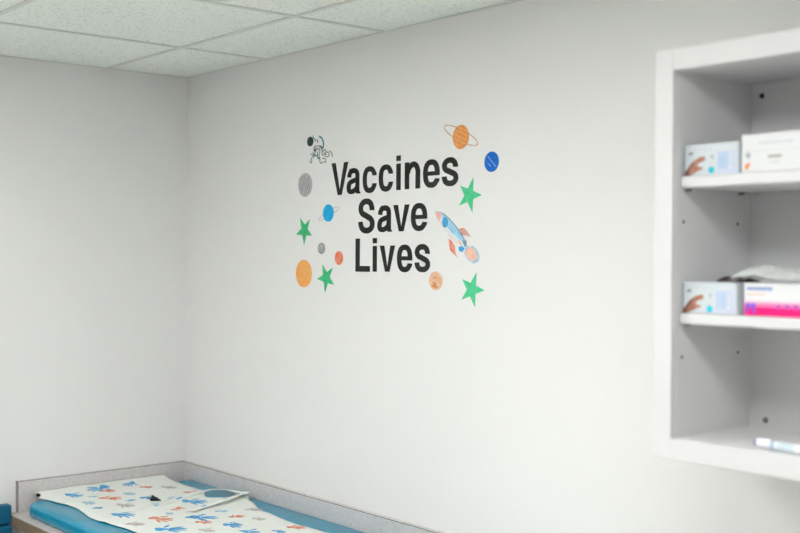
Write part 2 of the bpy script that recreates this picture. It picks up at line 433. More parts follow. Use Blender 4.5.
def planet(lab, cx, cz, rx, rz, mk):
    t = thing('planet_decal', lab, 'planet sticker', (cx, -.0003, cz), 'planet stickers on the wall')
    disc('planet_disc', cx, cz, rx, rz, M[mk], t)
    return t
# streaked grey planet
g = planet('large grey streaked planet sticker left of the letter V', .740, 1.9828, .0372, .0375, 'pgrl')
strokes('streaks', [chord(.740, 1.9828, .0372, .0375, 1.15, o, h) for o, h in ((-.72, .5), (-.45, .75), (-.2, .85), (.08, .6), (.3, .85), (.55, .6), (.78, .4))], .0045, M['pgr'], g, -.0010, -.0013)
# blue ringed planet
b = planet('bright blue ringed planet sticker left of the word Save', .862, 1.8924, .0272, .0264, 'cyan')
ring = [(c, s) for c, s in ell(.8640, 1.8905, .0545, .0080, 48, .33)]
bm = bmesh.new()
for q in ribbon([Vector(p) for p in ring] + [Vector(ring[0])], .0028): prism(bm, q, .0005, -.0006)
link('ring', bm, M['ringgrey'], b)
p = planet('tiny grey planet sticker between the left star and the red planet', .8275, 1.7851, .0182, .0172, 'pgr')
strokes('streaks', [ell(.8275, 1.7851, .0095, .0090, 14) , ell(.8290, 1.7860, .004, .004, 8)], .003, M['pgrl'], p, -.0010, -.0013, 2)
p = planet('small coral red planet sticker left of the word Lives', .9167, 1.7562, .0203, .0210, 'red')
p = planet('large plain orange planet sticker, lowest of the left side stickers', .7350, 1.7069, .0428, .0430, 'orange')
p = planet('orange ringed planet sticker above the end of the word Vaccines', 1.4478, 2.0775, .0310, .0318, 'satorange')
strokes('bands', [chord(1.4478, 2.0775, .031, .0318, -.35, o, h) for o, h in ((-.7, .5), (-.35, .8), (0, .9), (.35, .8), (.68, .55))], .0035, M['orange'], p, -.0010, -.0013)
ring = ell(1.4470, 2.0822, .0700, .0150, 56, -.405)
bm = bmesh.new()
for q in ribbon([Vector(a) for a in ring] + [Vector(ring[0])], .0027): prism(bm, q, .0005, -.0006)
link('ring', bm, M['ring'], p)
p = planet('royal blue planet sticker, rightmost of the stickers', 1.5638, 2.0052, .0262, .0262, 'royal')
strokes('streaks', [chord(1.5638, 2.0052, .0262, .0262, -.75, o, h) for o, h in ((.05, .75), (-.42, .25))], .0028, M['paleblue'], p, -.0010, -.0013)
p = planet('small tan planet sticker under the end of the word Lives', 1.3520, 1.6962, .0268, .0255, 'tan')
strokes('patches', [chord(1.3520, 1.6962, .0268, .0255, -.2, -.62, .45), chord(1.3520, 1.6962, .0268, .0255, -.5, -.36, .3), chord(1.3520, 1.6962, .0268, .0255, .1, .35, .25)], .0065, M['rust'], p, -.0010, -.0013)

# rocket
t = thing('rocket_decal', 'watercolour rocket sticker flying up left beside the word Save', 'rocket sticker', (1.43, -.0003, 1.82))
body = [(1.3463, 1.8832), (1.3636, 1.8827), (1.3856, 1.8766), (1.4075, 1.863), (1.4292, 1.8454), (1.4483, 1.8273), (1.4672, 1.8062), (1.4734, 1.795), (1.4674, 1.7886), (1.4509, 1.7919), (1.432, 1.7984), (1.4104, 1.8116), (1.3909, 1.8297), (1.3762, 1.8431), (1.3588, 1.8648)]
poly('hull', body, M['rkbody'], t)
poly('blue_side', [(1.3766, 1.8780), (1.3856, 1.8766), (1.4075, 1.863), (1.4292, 1.8454), (1.4483, 1.8273), (1.4672, 1.8062), (1.4560, 1.8040), (1.4380, 1.8100), (1.4160, 1.8250), (1.3960, 1.8420), (1.3800, 1.8610)], M['rkblue'], t, -.0010, -.0012)
poly('dark_edge', [(1.3463, 1.8836), (1.3636, 1.8832), (1.3856, 1.8770), (1.4075, 1.8635), (1.4292, 1.8458), (1.4483, 1.8277), (1.4672, 1.8066), (1.4655, 1.8045), (1.4462, 1.8252), (1.4272, 1.8438), (1.4058, 1.8613), (1.3843, 1.8752), (1.3630, 1.8816)], M['rkdark'], t, -.0012, -.0014)
poly('nose_cone', [(1.3463, 1.8826), (1.3620, 1.8802), (1.3740, 1.8765), (1.3725, 1.8660), (1.3640, 1.8560), (1.3560, 1.8660)], M['rkpink'], t, -.0012, -.0014)
poly('pale_underside', [(1.3588, 1.8648), (1.3762, 1.8431), (1.3909, 1.8297), (1.4104, 1.8116), (1.4320, 1.7984), (1.4509, 1.7919), (1.4430, 1.7990), (1.4170, 1.8130), (1.3980, 1.8300), (1.3820, 1.8460), (1.3660, 1.8660)], M['rkblush'], t, -.0010, -.0012)
disc('window', 1.3890, 1.8535, .0118, .0142, M['rkwin'], t, -.0012, -.0015)
poly('fin', [(1.4411, 1.8340), (1.4483, 1.8372), (1.4623, 1.8368), (1.4763, 1.8263), (1.488, 1.8134), (1.4671, 1.8175), (1.4560, 1.8185)], M['rkfin'], t)
poly('fin', [(1.4032, 1.8100), (1.4152, 1.8034), (1.4273, 1.7904), (1.4289, 1.7742), (1.4366, 1.7597), (1.4203, 1.771), (1.4083, 1.7791), (1.4057, 1.7954)], M['rkred'], t)
poly('tail_stripe', [(1.4400, 1.8060), (1.4470, 1.8060), (1.4570, 1.7920), (1.4500, 1.7930)], M['rkpink'], t, -.0012, -.0014)
poly('nozzle', [(1.4416, 1.7871), (1.4543, 1.7903), (1.4651, 1.7838), (1.4558, 1.7732), (1.444, 1.7774)], M['rkwin'], t, .0005, -.0009)
poly('nozzle', [(1.4555, 1.8047), (1.4719, 1.8046), (1.4734, 1.7918), (1.4674, 1.7854)], M['rkdark'], t, -.0012, -.0014)
fl = [(1.4804, 1.787), (1.4951, 1.7901), (1.5113, 1.7805), (1.5228, 1.76), (1.5184, 1.7498), (1.4979, 1.744), (1.477, 1.755), (1.4652, 1.7694), (1.4674, 1.7806)]
f = poly('flame', [(1.4700, 1.7905), (1.4740, 1.7925)] + fl, M['flblue'], t)
cx = sum(a for a, _ in fl) / 9; cz = sum(a for _, a in fl) / 9
poly('flame_core', [(cx - .002 + (a - cx) * .82, cz + .001 + (c - cz) * .82) for a, c in fl], M['flame'], f, -.0010, -.0013)

# astronaut drawn in thin lines
t = thing('astronaut_decal', 'line drawn floating astronaut sticker above left of the letter V', 'astronaut sticker', (.815, -.0003, 2.09))
disc('dark_globe', .7660, 2.1160, .0163, .0150, M['teal'], t)
AP = dict(helmet=[(.8000, 2.1260), (.8110, 2.1290), (.8260, 2.1220), (.8345, 2.1090), (.8350, 2.0960)])
strokes('helmet_rim', [AP['helmet'][1:]], .0062, M['aqua'], t)
strokes('helmet_rim', [[(.8180, 2.1265), (.8300, 2.1160), (.8360, 2.1030), (.8345, 2.0930)]], .0022, M['teal'], t, -.0010, -.0012)
strokes('suit_lines', [
    [(.7800, 2.1330), (.7850, 2.1240), (.7950, 2.1180), (.7900, 2.1130)], [(.8010, 2.1200), (.8060, 2.1140), (.8030, 2.1090)],
    [(.7880, 2.0985), (.7970, 2.1005), (.8080, 2.0985), (.8180, 2.0990), (.8240, 2.0920), (.8330, 2.0960)],
    [(.7880, 2.0985), (.7850, 2.0900), (.7920, 2.0830), (.7980, 2.0900), (.7940, 2.0960)],
    [(.7940, 2.0830), (.7900, 2.0750), (.7980, 2.0690), (.8070, 2.0720)],
    [(.8130, 2.0960), (.8160, 2.0830), (.8130, 2.0700), (.8100, 2.0610)],
    [(.8240, 2.0920), (.8300, 2.0820), (.8420, 2.0860), (.8480, 2.0780), (.8400, 2.0700), (.8300, 2.0700), (.8270, 2.0770), (.8340, 2.0810)],
    [(.8480, 2.0780), (.8590, 2.0760), (.8650, 2.0680), (.8560, 2.0630), (.8460, 2.0660)],
    [(.8650, 2.0800), (.8740, 2.0760), (.8800, 2.0680), (.8790, 2.0620)],
    [(.7790, 2.0830), (.7840, 2.0770), (.7800, 2.0690), (.7740, 2.0660)],
    [(.7680, 2.0750), (.7760, 2.0760), (.7810, 2.0720)],
    [(.7760, 2.0640), (.7700, 2.0590), (.7660, 2.0520), (.7720, 2.0500), (.7770, 2.0570)],
    [(.8070, 2.0720), (.8040, 2.0640), (.8110, 2.0600), (.8180, 2.0640)],
    [(.8180, 2.0600), (.8170, 2.0510), (.8240, 2.0460), (.8330, 2.0480)],
    [(.7860, 2.0930), (.7960, 2.0890), (.8040, 2.0920), (.8100, 2.0860)], [(.8020, 2.0830), (.8060, 2.0760), (.8000, 2.0700)],
    [(.8180, 2.0990), (.8260, 2.0960), (.8310, 2.0900), (.8380, 2.0920)], [(.7830, 2.0780), (.7880, 2.0710), (.7840, 2.0640)], [(.8360, 2.0760), (.8430, 2.0740), (.8500, 2.0700)],
    [(.8300, 2.0590), (.8400, 2.0600), (.8480, 2.0530), (.8450, 2.0470), (.8370, 2.0500)]], .0029, M['tealine'], t)
disc('chest_patch', .7925, 2.0870, .0035, .0035, M['teal'], t, -.0010, -.0012)

# ------------------------------------------------------------------ examination counter
ctr = thing('exam_counter', 'built-in counter with grey laminate splashback and tan front edge under the slogan', 'counter', (1.0, -.33, 0.0))
CT = .921; CX1 = 1.98
bm = bmesh.new()                       # worktop, its near left corner rounded
plan = [(.0015, -.0015), (.0015, -.615)] + [(.040 + .038 * math.cos(a), -.614 + .038 * math.sin(a)) for a in [PI + i * PI / 16 for i in range(1, 9)]] + [(CX1, -.652), (CX1, -.0015)]
def slab(bm, plan, z0, z1, mi=0):
    t_ = [bm.verts.new((x, y, z1)) for x, y in plan]; b_ = [bm.verts.new((x, y, z0)) for x, y in plan]
    n = len(plan); fs = [bm.faces.new(t_), bm.faces.new(b_[::-1])]
    for i in range(n): fs.append(bm.faces.new((t_[i], b_[i], b_[(i + 1) % n], t_[(i + 1) % n])))
    bmesh.ops.recalc_face_normals(bm, faces=fs)
    return fs
slab(bm, plan, CT - .034, CT)
link('worktop', bm, M['lamtop'], ctr)
bm = bmesh.new()                       # band round the front edge
pts = [(.0015, -.615)] + [(.040 + .038 * math.cos(a), -.614 + .038 * math.sin(a)) for a in [PI + i * PI / 16 for i in range(1, 9)]] + [(CX1, -.652)]
cent = Vector((.04, -.614))
outer = []
for i, p in enumerate(pts):
    d = (Vector(pts[min(i + 1, len(pts) - 1)]) - Vector(pts[max(i - 1, 0)])).normalized(); n_ = Vector((d.y, -d.x))
    outer.append((max(.001, p[0] + n_.x * .0025), p[1] + n_.y * .0025))
slab(bm, pts + outer[::-1], CT - .037, CT - .002)
link('edge_band', bm, M['edge'], ctr)
SZ = 1.0225
o = box('backsplash', (.0015, CX1, -.0205, -.0012, CT + .0005, SZ), M['lam'], ctr)
box('seam_strip', (.0015, CX1, -.0208, -.0196, SZ - .0012, SZ + .0004), M['darkedge'], o)
o = box('side_splash', (.0012, .0200, -.6225, -.0215, CT + .0005, SZ), M['lam'], ctr)
box('seam_strip', (.0190, .0204, -.6225, -.0215, SZ - .0012, SZ + .0004), M['darkedge'], o)
box('end_strip', (.0012, .0200, -.6250, -.6226, CT + .0005, SZ), M['lamend'], o)
box('cabinet_body', (.0015, CX1 - .01, -.600, -.0015, .10, CT - .0375), M['white'], ctr)
box('toe_kick', (.0015, CX1 - .01, -.540, -.0015, .0005, .0995), M['base'], ctr)
for k in range(4):
    a = .012 + k * .488
    d = box('cabinet_door', (a, a + .482, -.620, -.6005, .115, CT - .048), M['white'], ctr, .002)
    hx = a + (.44 if k % 2 == 0 else .04)
    bm = bmesh.new()
    cyl(bm, (hx, -.645, .66), (hx, -.645, .78), .005); cyl(bm, (hx, -.6205, .67), (hx, -.645, .67), .004); cyl(bm, (hx, -.6205, .77), (hx, -.645, .77), .004)
    link('handle', bm, M['metal'], d)

# blue pad: rounded in plan and in section, with a pinch in its front edge
PX0, PX1, PY0, PY1, PZ0, PZ1 = .072, 1.93, -.622, -.0225, CT + .0006, .9635
bm = bmesh.new()
RC = .045
outline = []
def arc(cx, cy, a0, a1, n=8):
    return [(cx + RC * math.cos(a0 + (a1 - a0) * i / n), cy + RC * math.sin(a0 + (a1 - a0) * i / n)) for i in range(n + 1)]
outline += arc(PX0 + RC, PY0 + RC, PI, 1.5 * PI)
outline += [(PX0 + RC + (PX1 - PX0 - 2 * RC) * i / 90, PY0) for i in range(1, 90)]
outline += arc(PX1 - RC, PY0 + RC, -PI / 2, 0)
outline += [(PX1, PY0 + RC + (PY1 - PY0 - 2 * .03) * i / 12) for i in range(1, 10)]
outline += [(PX1, PY1), ]
outline += [(PX1 - (PX1 - PX0) * i / 90, PY1) for i in range(1, 90)]
outline += [(PX0, PY1)]
outline += [(PX0, PY1 - (PY1 - PY0 - RC) * i / 12) for i in range(1, 12)]
cxm, cym = (PX0 + PX1) / 2, (PY0 + PY1) / 2
prof = [(.005, 0.0), (.001, .005), (0, .012), (.000, .024), (.001, .033), (.004, .039), (.009, .0430), (.017, .0452), (.034, .0460), (.09, .0462), (.20, .0462)]
rings = []
for ins, dz in prof:
    row = []
    full = ins
    for (x, y) in outline:
        ins = full * (.15 if y > PY1 - .04 and full < .05 else 1)        # squarer along the back, where it butts the splashback
        nx = max(PX0 + ins, min(PX1 - ins, x)); ny = max(PY0 + ins, min(PY1 - ins, y))
        # pull corner points along the diagonal as well
        if x < PX0 + RC and y < PY0 + RC:
            c = Vector((PX0 + RC, PY0 + RC)); d = Vector((x, y)) - c; nx, ny = c + d * max(0, 1 - ins / RC) if ins < RC else (max(PX0 + ins, nx), max(PY0 + ins, ny))
        fr = math.exp(-((y - PY0) / .05) ** 2)
        pinch = .007 * fr * (math.exp(-((x - .48) / .012) ** 2) + math.exp(-((x - 1.03) / .012) ** 2)) * (1 if ins < .03 else 0)
        wob = .0016 * noise.noise(Vector((x * 14, y * 14, dz * 30))) * fr
        row.append(bm.verts.new((nx, ny + pinch + wob, PZ0 + dz - pinch * .5 * (dz / .043))))
    rings.append(row)
n = len(outline)
for a, b_ in zip(rings, rings[1:]):
    for i in range(n): bm.faces.new((a[i], a[(i + 1) % n], b_[(i + 1) % n], b_[i]))
bm.faces.new(rings[-1]); bm.faces.new(rings[0][::-1])
bmesh.ops.recalc_face_normals(bm, faces=bm.faces[:])
pad = link('exam_pad', bm, M['pad'], None, True)
tag(pad, 'blue vinyl covered pad lying on the grey laminate counter', 'pad')

# patterned sheet spread over the pad
def lerp(tab, x):
    for (a, va), (b_, vb) in zip(tab, tab[1:]):
        if x <= b_:
            u = max(0, (x - a) / (b_ - a)); u = u * u * (3 - 2 * u)
            return va + (vb - va) * u
    return tab[-1][1]
YB = [(.024, -.098), (.18, -.102), (.30, -.105), (.40, -.145), (.46, -.100), (.50, -.055), (.54, -.070), (.69, -.116), (.88, -.132), (1.03, -.124), (1.9, -.12)]
YF = [(.024, -.570), (.07, -.578), (.13, -.560), (.27, -.542), (.46, -.567), (.65, -.545), (.9, -.560), (1.9, -.555)]
def sheet_z(x, y):
    z = .9700 + .0022 * (1 + noise.noise(Vector((x * 9, y * 11, 1.3)))) * .8 + .0010 * noise.noise(Vector((x * 40, y * 40, 4)))
    z += .0125 * math.exp(-((x - .015) / .045) ** 2)                       # turned up against the side splash
    z += .0045 * math.exp(-(((x - .44) * .55 + (y + .37) * .25) / .014) ** 2) * math.exp(-((x - .42) / .12) ** 2)
    z += .0035 * math.exp(-((y + .30 - .25 * (x - .7)) / .012) ** 2) * math.exp(-((x - .75) / .2) ** 2)
    z += .016 * math.exp(-((x - .50) / .035) ** 2 - ((y + .085) / .03) ** 2)
    e = y - lerp(YF, x)
    z -= .0012 * math.exp(-(e / .012) ** 2)
    return z
bm = bmesh.new()
NU, NV = 230, 46
G = []
for i in range(NU + 1):
    x = .024 + (1.88 - .024) * i / NU
    yb, yf = lerp(YB, x), lerp(YF, x)
    G.append([bm.verts.new((x, yf + (yb - yf) * j / NV, sheet_z(x, yf + (yb - yf) * j / NV))) for j in range(NV + 1)])
for i in range(NU):
    for j in range(NV): bm.faces.new((G[i][j], G[i + 1][j], G[i + 1][j + 1], G[i][j + 1]))
def blob(x, y, rx, ry, ang, mi, rag=.12):
    n_ = 14; c = bm.verts.new((x, y, sheet_z(x, y) + .0011)); rr = []
    ph = random.random() * 9
    for q in (.55, 1.0):
        row = []
        for k in range(n_):
            a = 2 * PI * k / n_
            s = q * (1 + rag * math.sin(3 * a + ph) * q)
            u, v = rx * math.cos(a) * s, ry * math.sin(a) * s
            X = x + u * math.cos(ang) - v * math.sin(ang); Y = y + u * math.sin(ang) + v * math.cos(ang)
            row.append(bm.verts.new((X, Y, sheet_z(X, Y) + .0011)))
        rr.append(row)
    for k in range(n_):
        f_ = bm.faces.new((c, rr[0][k], rr[0][(k + 1) % n_])); f_.material_index = mi
        f_ = bm.faces.new((rr[0][k], rr[1][k], rr[1][(k + 1) % n_], rr[0][(k + 1) % n_])); f_.material_index = mi
def handprint(x, y, s, ang, mi):
    """a child's painted handprint: palm, four fingers and a thumb"""
    blob(x, y, .22 * s, .17 * s, ang, mi, .2)
    for k, (fa, fl_) in enumerate(((-.50, .46), (-.17, .56), (.15, .54), (.47, .44), (1.3, .36))):
        a = ang + fa
        r0 = .24 * s if k < 4 else .2 * s
        d = r0 + fl_ * s * .5
        blob(x + d * math.cos(a), y + d * math.sin(a), fl_ * s * .5, .05 * s, a, mi, .05)
BLUE, PALE, REDP, GREY = 1, 2, 3, 4
PR = [(0.089, -0.481, 0.070, BLUE, .4), (0.233, -0.490, 0.055, PALE, .2), (0.325, -0.50, 0.03, BLUE, 1), (0.062, -0.345, 0.085, BLUE, -1.2), (.06, -.240, .055, BLUE, -1.0),
      (0.283, -0.312, 0.065, BLUE, .6), (0.452, -0.490, 0.085, BLUE, .3), (0.340, -0.245, 0.05, PALE, .9), (0.418, -0.228, 0.09, BLUE, .5), (0.63, -0.327, 0.10, BLUE, .6),
      (0.600, -0.225, 0.045, PALE, .8), (0.777, -0.300, 0.065, BLUE, .5), (0.873, -0.300, 0.07, BLUE, .2), (0.705, -0.475, 0.095, BLUE, .9), (0.93, -0.235, 0.045, BLUE, .4),
      (0.185, -0.325, 0.05, PALE, .3), (0.099, -0.365, 0.055, REDP, .8), (0.208, -0.415, 0.075, REDP, .9), (0.125, -0.235, 0.045, REDP, .8), (0.300, -0.160, 0.07, REDP, .5),
      (0.486, -0.296, 0.05, REDP, -.9), (0.693, -0.345, 0.055, REDP, .6), (0.70, -0.235, 0.05, REDP, 1.2), (0.570, -0.425, 0.085, REDP, .3), (0.915, -0.170, 0.06, REDP, .7),
      (0.334, -0.417, 0.07, GREY, .2), (0.589, -0.515, 0.06, GREY, .6), (0.171, -0.175, 0.06, GREY, .4), (0.641, -0.140, 0.06, GREY, .7),
      (0.76, -0.192, 0.045, GREY, .5), (0.495, -0.195, 0.05, GREY, .5), (0.783, -0.385, 0.055, GREY, .3), (.30, -.37, .035, BLUE, 2.2), (.395, -.33, .03, PALE, 2.0), (.16, -.44, .03, PALE, 1.0), (.53, -.36, .035, PALE, 0.0)]
for k in range(26):
    x = random.uniform(1.0, 1.78); y = random.uniform(-.48, -.18)
    PR.append((x, y, random.uniform(.05, .09), random.choice((BLUE, PALE, REDP, GREY)), random.uniform(-1, 2)))
for x, y, s, mi, a in PR: handprint(x, y, s, a, mi)
sheet = link('patterned_sheet', bm, [M['sheet'], M['pblue'], M['plight'], M['pred'], M['pgrey']], None, True)
md = sheet.modifiers.new('thickness', 'SOLIDIFY'); md.thickness = .0006; md.offset = 1
tag(sheet, 'white sheet with blue, orange and grey handprints spread over the blue pad', 'sheet')

# loose strap of the sheet, looping up at the back and lying across it
path = [(.436, -.372, .9735), (.415, -.310, .9760), (.385, -.240, .9770), (.335, -.140, .9775), (.345, -.095, .9815), (.395, -.072, .9860), (.455, -.066, .9895), (.500, -.066, .9930),
        (.518, -.082, .9935), (.520, -.125, .9890), (.517, -.175, .9810), (.535, -.235, .9770), (.560, -.300, .9760)]
P = spline(path, 6)
bm = bmesh.new(); prev = None
for i, p in enumerate(P):
    d = (P[min(i + 1, len(P) - 1)] - P[max(i - 1, 0)]).normalized()
    s_ = d.cross(Vector((0, 0, 1))).normalized()
    tw = .22 * math.sin(i * .16) if 8 < i < 66 else 0
    s_ = (Matrix.Rotation(tw, 3, d) @ s_) * .0140
    row = [bm.verts.new(p - s_), bm.verts.new(p - s_ * .3 + Vector((0, 0, .0012))), bm.verts.new(p + s_ * .3 + Vector((0, 0, .0012))), bm.verts.new(p + s_)]
    if prev:
        for k in range(3):
            f_ = bm.faces.new((prev[k], row[k], row[k + 1], prev[k + 1]))
            f_.material_index = 1 if (i % 9 in (3, 4) and k == 1) else 0
    prev = row
st = link('loose_strap', bm, [M['sheet'], M['pblue']], sheet, True)
md = st.modifiers.new('thickness', 'SOLIDIFY'); md.thickness = .0012; md.offset = 0
bm = bmesh.new()                       # black pointed wedge on the sheet beside the strap
z = sheet_z(.33, -.288)
def wedge(bm, pts, h):
    a = [bm.verts.new((x, y, sheet_z(x, y) + .0012)) for x, y, _ in pts]; b_ = [bm.verts.new((x, y, sheet_z(x, y) + .002 + hh)) for x, y, hh in pts]
    n_ = len(pts); fs = [bm.faces.new(b_), bm.faces.new(a[::-1])] + [bm.faces.new((a[i], a[(i + 1) % n_], b_[(i + 1) % n_], b_[i])) for i in range(n_)]
    bmesh.ops.recalc_face_normals(bm, faces=fs)
wedge(bm, [(.290, -.286, .007), (.340, -.318, .005), (.362, -.290, .001)], 0)
link('black_wedge', bm, M['mattblack'], sheet)
bm = bmesh.new()
cyl(bm, (.064, -.572, sheet_z(.064, -.572) + .0012), (.066, -.579, sheet_z(.064, -.572) + .0075), .0062, 14, .0050)
link('black_snap', bm, M['mattblack'], sheet)

# ------------------------------------------------------------------ open wall cabinet
CB = dict(x0=2.2885, x1=3.072, z0=1.3785, z1=2.1560, yf=-.2760)
cab = thing('open_wall_cabinet', 'white open-front wall cabinet with two shelves, hung at the right', 'wall cabinet', (2.68, -.13, CB['z0']))
IX0, IX1, IZ0, IZ1 = 2.3295, 3.030, 1.4185, 2.1155
W = M['melamine']
box('side_panel', (CB['x0'], IX0, -.258, -.001, CB['z0'], CB['z1']), W, cab, .001)
box('side_panel', (IX1, CB['x1'], -.258, -.001, CB['z0'], CB['z1']), W, cab, .001)
box('top_panel', (IX0, IX1, -.258, -.001, IZ1, CB['z1']), W, cab, .0005)
box('bottom_panel', (IX0, IX1, -.258, -.001, CB['z0'], IZ0), W, cab, .0005)
box('back_panel', (IX0, IX1, -.012, -.001, IZ0, IZ1), W, cab)
box('frame_stile', (CB['x0'], IX0, CB['yf'], -.2582, CB['z0'], CB['z1']), W, cab, .0012)
box('frame_stile', (IX1, CB['x1'], CB['yf'], -.2582, CB['z0'], CB['z1']), W, cab, .0012)
box('frame_rail', (IX0 + .0003, IX1 - .0003, CB['yf'], -.2582, IZ1, CB['z1']), W, cab, .0012)
box('frame_rail', (IX0 + .0003, IX1 - .0003, CB['yf'], -.2582, CB['z0'], IZ0), W, cab, .0012)
SH = [(1.8935, 1.9155), (1.6350, 1.6560)]
for z0, z1 in SH:
    box('shelf', (IX0 + .003, IX1 - .003, -.2560, -.0135, z0, z1), W, cab, .0045, 3)
    for x, sx in ((IX0, 1), (IX1, -1)):
        for y in (-.232, -.056):
            bm = bmesh.new()
            cyl(bm, (x - sx * .004, y, z0 - .0026), (x + sx * .011, y, z0 - .0026), .0024, 12)
            link('shelf_pin', bm, M['greymetal'], cab)
for (y, z) in ((-.234, 1.963), (-.240, 1.830), (-.060, 1.830), (-.242, 1.571), (-.056, 1.571)):
    bm = bmesh.new()
    cyl(bm, (IX0 - .001, y, z), (IX0 + .0006, y, z), .0032, 14)
    link('pin_hole', bm, M['dark'], cab)
for (x, z, mk, r) in ((2.352, 2.090, 'dark', .0058), (2.366, 1.434, 'greymetal', .0062), (3.005, 2.090, 'dark', .0058), (3.005, 1.434, 'greymetal', .0062)):
    bm = bmesh.new()
    cyl(bm, (x, -.0118, z), (x, -.0150, z), r, 18, r * .75)
    link('mounting_screw', bm, M[mk], cab)
# ------------------------------------------------------------------ things on the shelves
def decal(name, pts, y, m, parent, th=.0004):
    bm = bmesh.new(); prism(bm, pts, y, y - th); return link(name, bm, m, parent)
def rect(x0, x1, z0, z1): return [(x0, z0), (x1, z0), (x1, z1), (x0, z1)]
def marks(name, x0, x1, z, h, m, parent, y, n, gap=.3):
    """a row of small printed marks, too blurred in the photograph to be read"""
    bm = bmesh.new(); w = (x1 - x0) / n
    for i in range(n):
        hh = h * (.75 + .25 * ((i * 7) % 3) / 2)
        prism(bm, rect(x0 + i * w, x0 + (i + 1 - gap) * w, z - hh / 2, z + hh / 2), y, y - .0004)
    return link(name, bm, m, parent)
def glove_box(lab, x, y, z, rz=0):
    t = thing('glove_box', lab, 'box', (x, y, z), 'white glove boxes with a hand picture')
    w, d, h = .118, .225, .0585
    X = lambda u: x + u * w
    Z = lambda v: z + v * h
    box('carton', (x, x + w, y, y + d, z, z + h), M['carton'], t, .0012)
    decal('printed_panel', rect(X(.60), X(.985), Z(.03), Z(.74)), y, M['panellil'], t)
    decal('printed_panel', rect(X(.63), X(.80), Z(.18), Z(.72)), y - .0004, M['panelblue'], t, .0002)
    hand = [(0.0, .0), (.0, .10), (.05, .22), (.12, .38), (.20, .50), (.29, .58), (.37, .60), (.395, .52), (.37, .44), (.30, .41), (.25, .36), (.24, .28), (.30, .26), (.345, .25), (.335, .19), (.25, .13), (.16, .06), (.10, .0)]
    hd = decal('printed_hand', [(X(a), Z(b_ + .012)) for a, b_ in hand], y, M['skin'], t)
    decal('printed_wrist', [(X(a), Z(b_ + .012)) for a, b_ in ((0, 0), (0, .10), (.05, .22), (.12, .38), (.20, .50), (.17, .38), (.10, .20), (.07, .06), (.07, 0))], y - .0004, M['skind'], hd, .0002)
    decal('printed_badge', ell(X(.505), Z(.155), .0066, .0066, 24), y, M['badge'], t)
    marks('printed_heading', X(.16), X(.55), Z(.84), .0062, M['inkpale'], t, y, 4, .5)
    marks('printed_text', X(.495), X(.545), Z(.58), .009, M['inkgrey'], t, y, 2)
    marks('printed_text', X(.505), X(.535), Z(.36), .004, M['inkpeach'], t, y, 1)
    marks('printed_text', X(.08), X(.16), Z(.72), .0055, M['inkdark'], t, y, 2, .25)
    marks('printed_text', X(.84), X(.90), Z(.50), .022, M['carton'], t, y - .0004, 1)
    decal('printed_text', rect(X(.83), X(.88), Z(.18), Z(.26)), y - .0004, M['cartonw'], t)
    return t
Z1, Z2 = SH[0][1] + .0006, SH[1][1] + .0006
glove_box('white glove box with hand picture on the upper shelf', 2.3360, -.246, Z1)
gb = glove_box('white glove box with hand picture and dark opening on the lower shelf', 2.3345, -.246, Z2)
bm = bmesh.new()                        # dark glove showing at the box opening
prevr = None
ZT = Z2 + .0586
for i in range(13):
    u = i / 12; x = 2.352 + u * .088; hgt = .0105 * math.sin(PI * u) ** .8 * (1 + .25 * math.sin(u * 9))
    row = [bm.verts.new((x, -.165 - .022 * math.sin(PI * u) - .002, ZT + .0003)), bm.verts.new((x, -.165, ZT + .0012 + hgt)), bm.verts.new((x, -.140 + .018 * math.sin(PI * u), ZT + .0003))]
    if prevr:
        for k in range(2): bm.faces.new((prevr[k], row[k], row[k + 1], prevr[k + 1]))
        bm.faces.new((prevr[2], row[2], row[0], prevr[0]))
    prevr = row
bmesh.ops.recalc_face_normals(bm, faces=bm.faces[:])
link('dark_glove', bm, M['glove'], gb, True)

# taller white box with orange mark
x, y, z, w, h = 2.4618, -.249, Z1, .235, .0685
t = thing('supply_box', 'white carton with small orange mark and grey print on the upper shelf', 'box', (x, y, z))
box('carton', (x, x + w, y, y + .115, z, z + h), M['cartonw'], t, .0012)
decal('printed_mark', [(x + .007, z + .006), (x + .012, z + .005), (x + .016, z + .010), (x + .019, z + .018), (x + .014, z + .0165), (x + .008, z + .0145)], y, M['orangeink'], t)
decal('printed_seal', ell(x + .0135, z + .031, .0062, .0075, 24), y, M['inkpale'], t)
decal('printed_seal_centre', ell(x + .0140, z + .0305, .0022, .0024, 14), y - .0004, M['inkdark'], t, .0002)
marks('printed_heading', x + .034, x + .104, z + .0515, .0052, M['inkpale'], t, y, 9, .25)
decal('printed_line', rect(x + .022, x + .215, z + .0375, z + .0382), y, M['inkpale'], t)
decal('printed_bar', rect(x + .054, x + .081, z + .0240, z + .0290), y, M['inktaupe'], t)
marks('printed_text', x + .058, x + .078, z + .0160, .0042, M['inkpale'], t, y, 4, .2)
marks('printed_text', x + .130, x + .205, z + .025, .006, M['inkpale'], t, y, 9, .3)

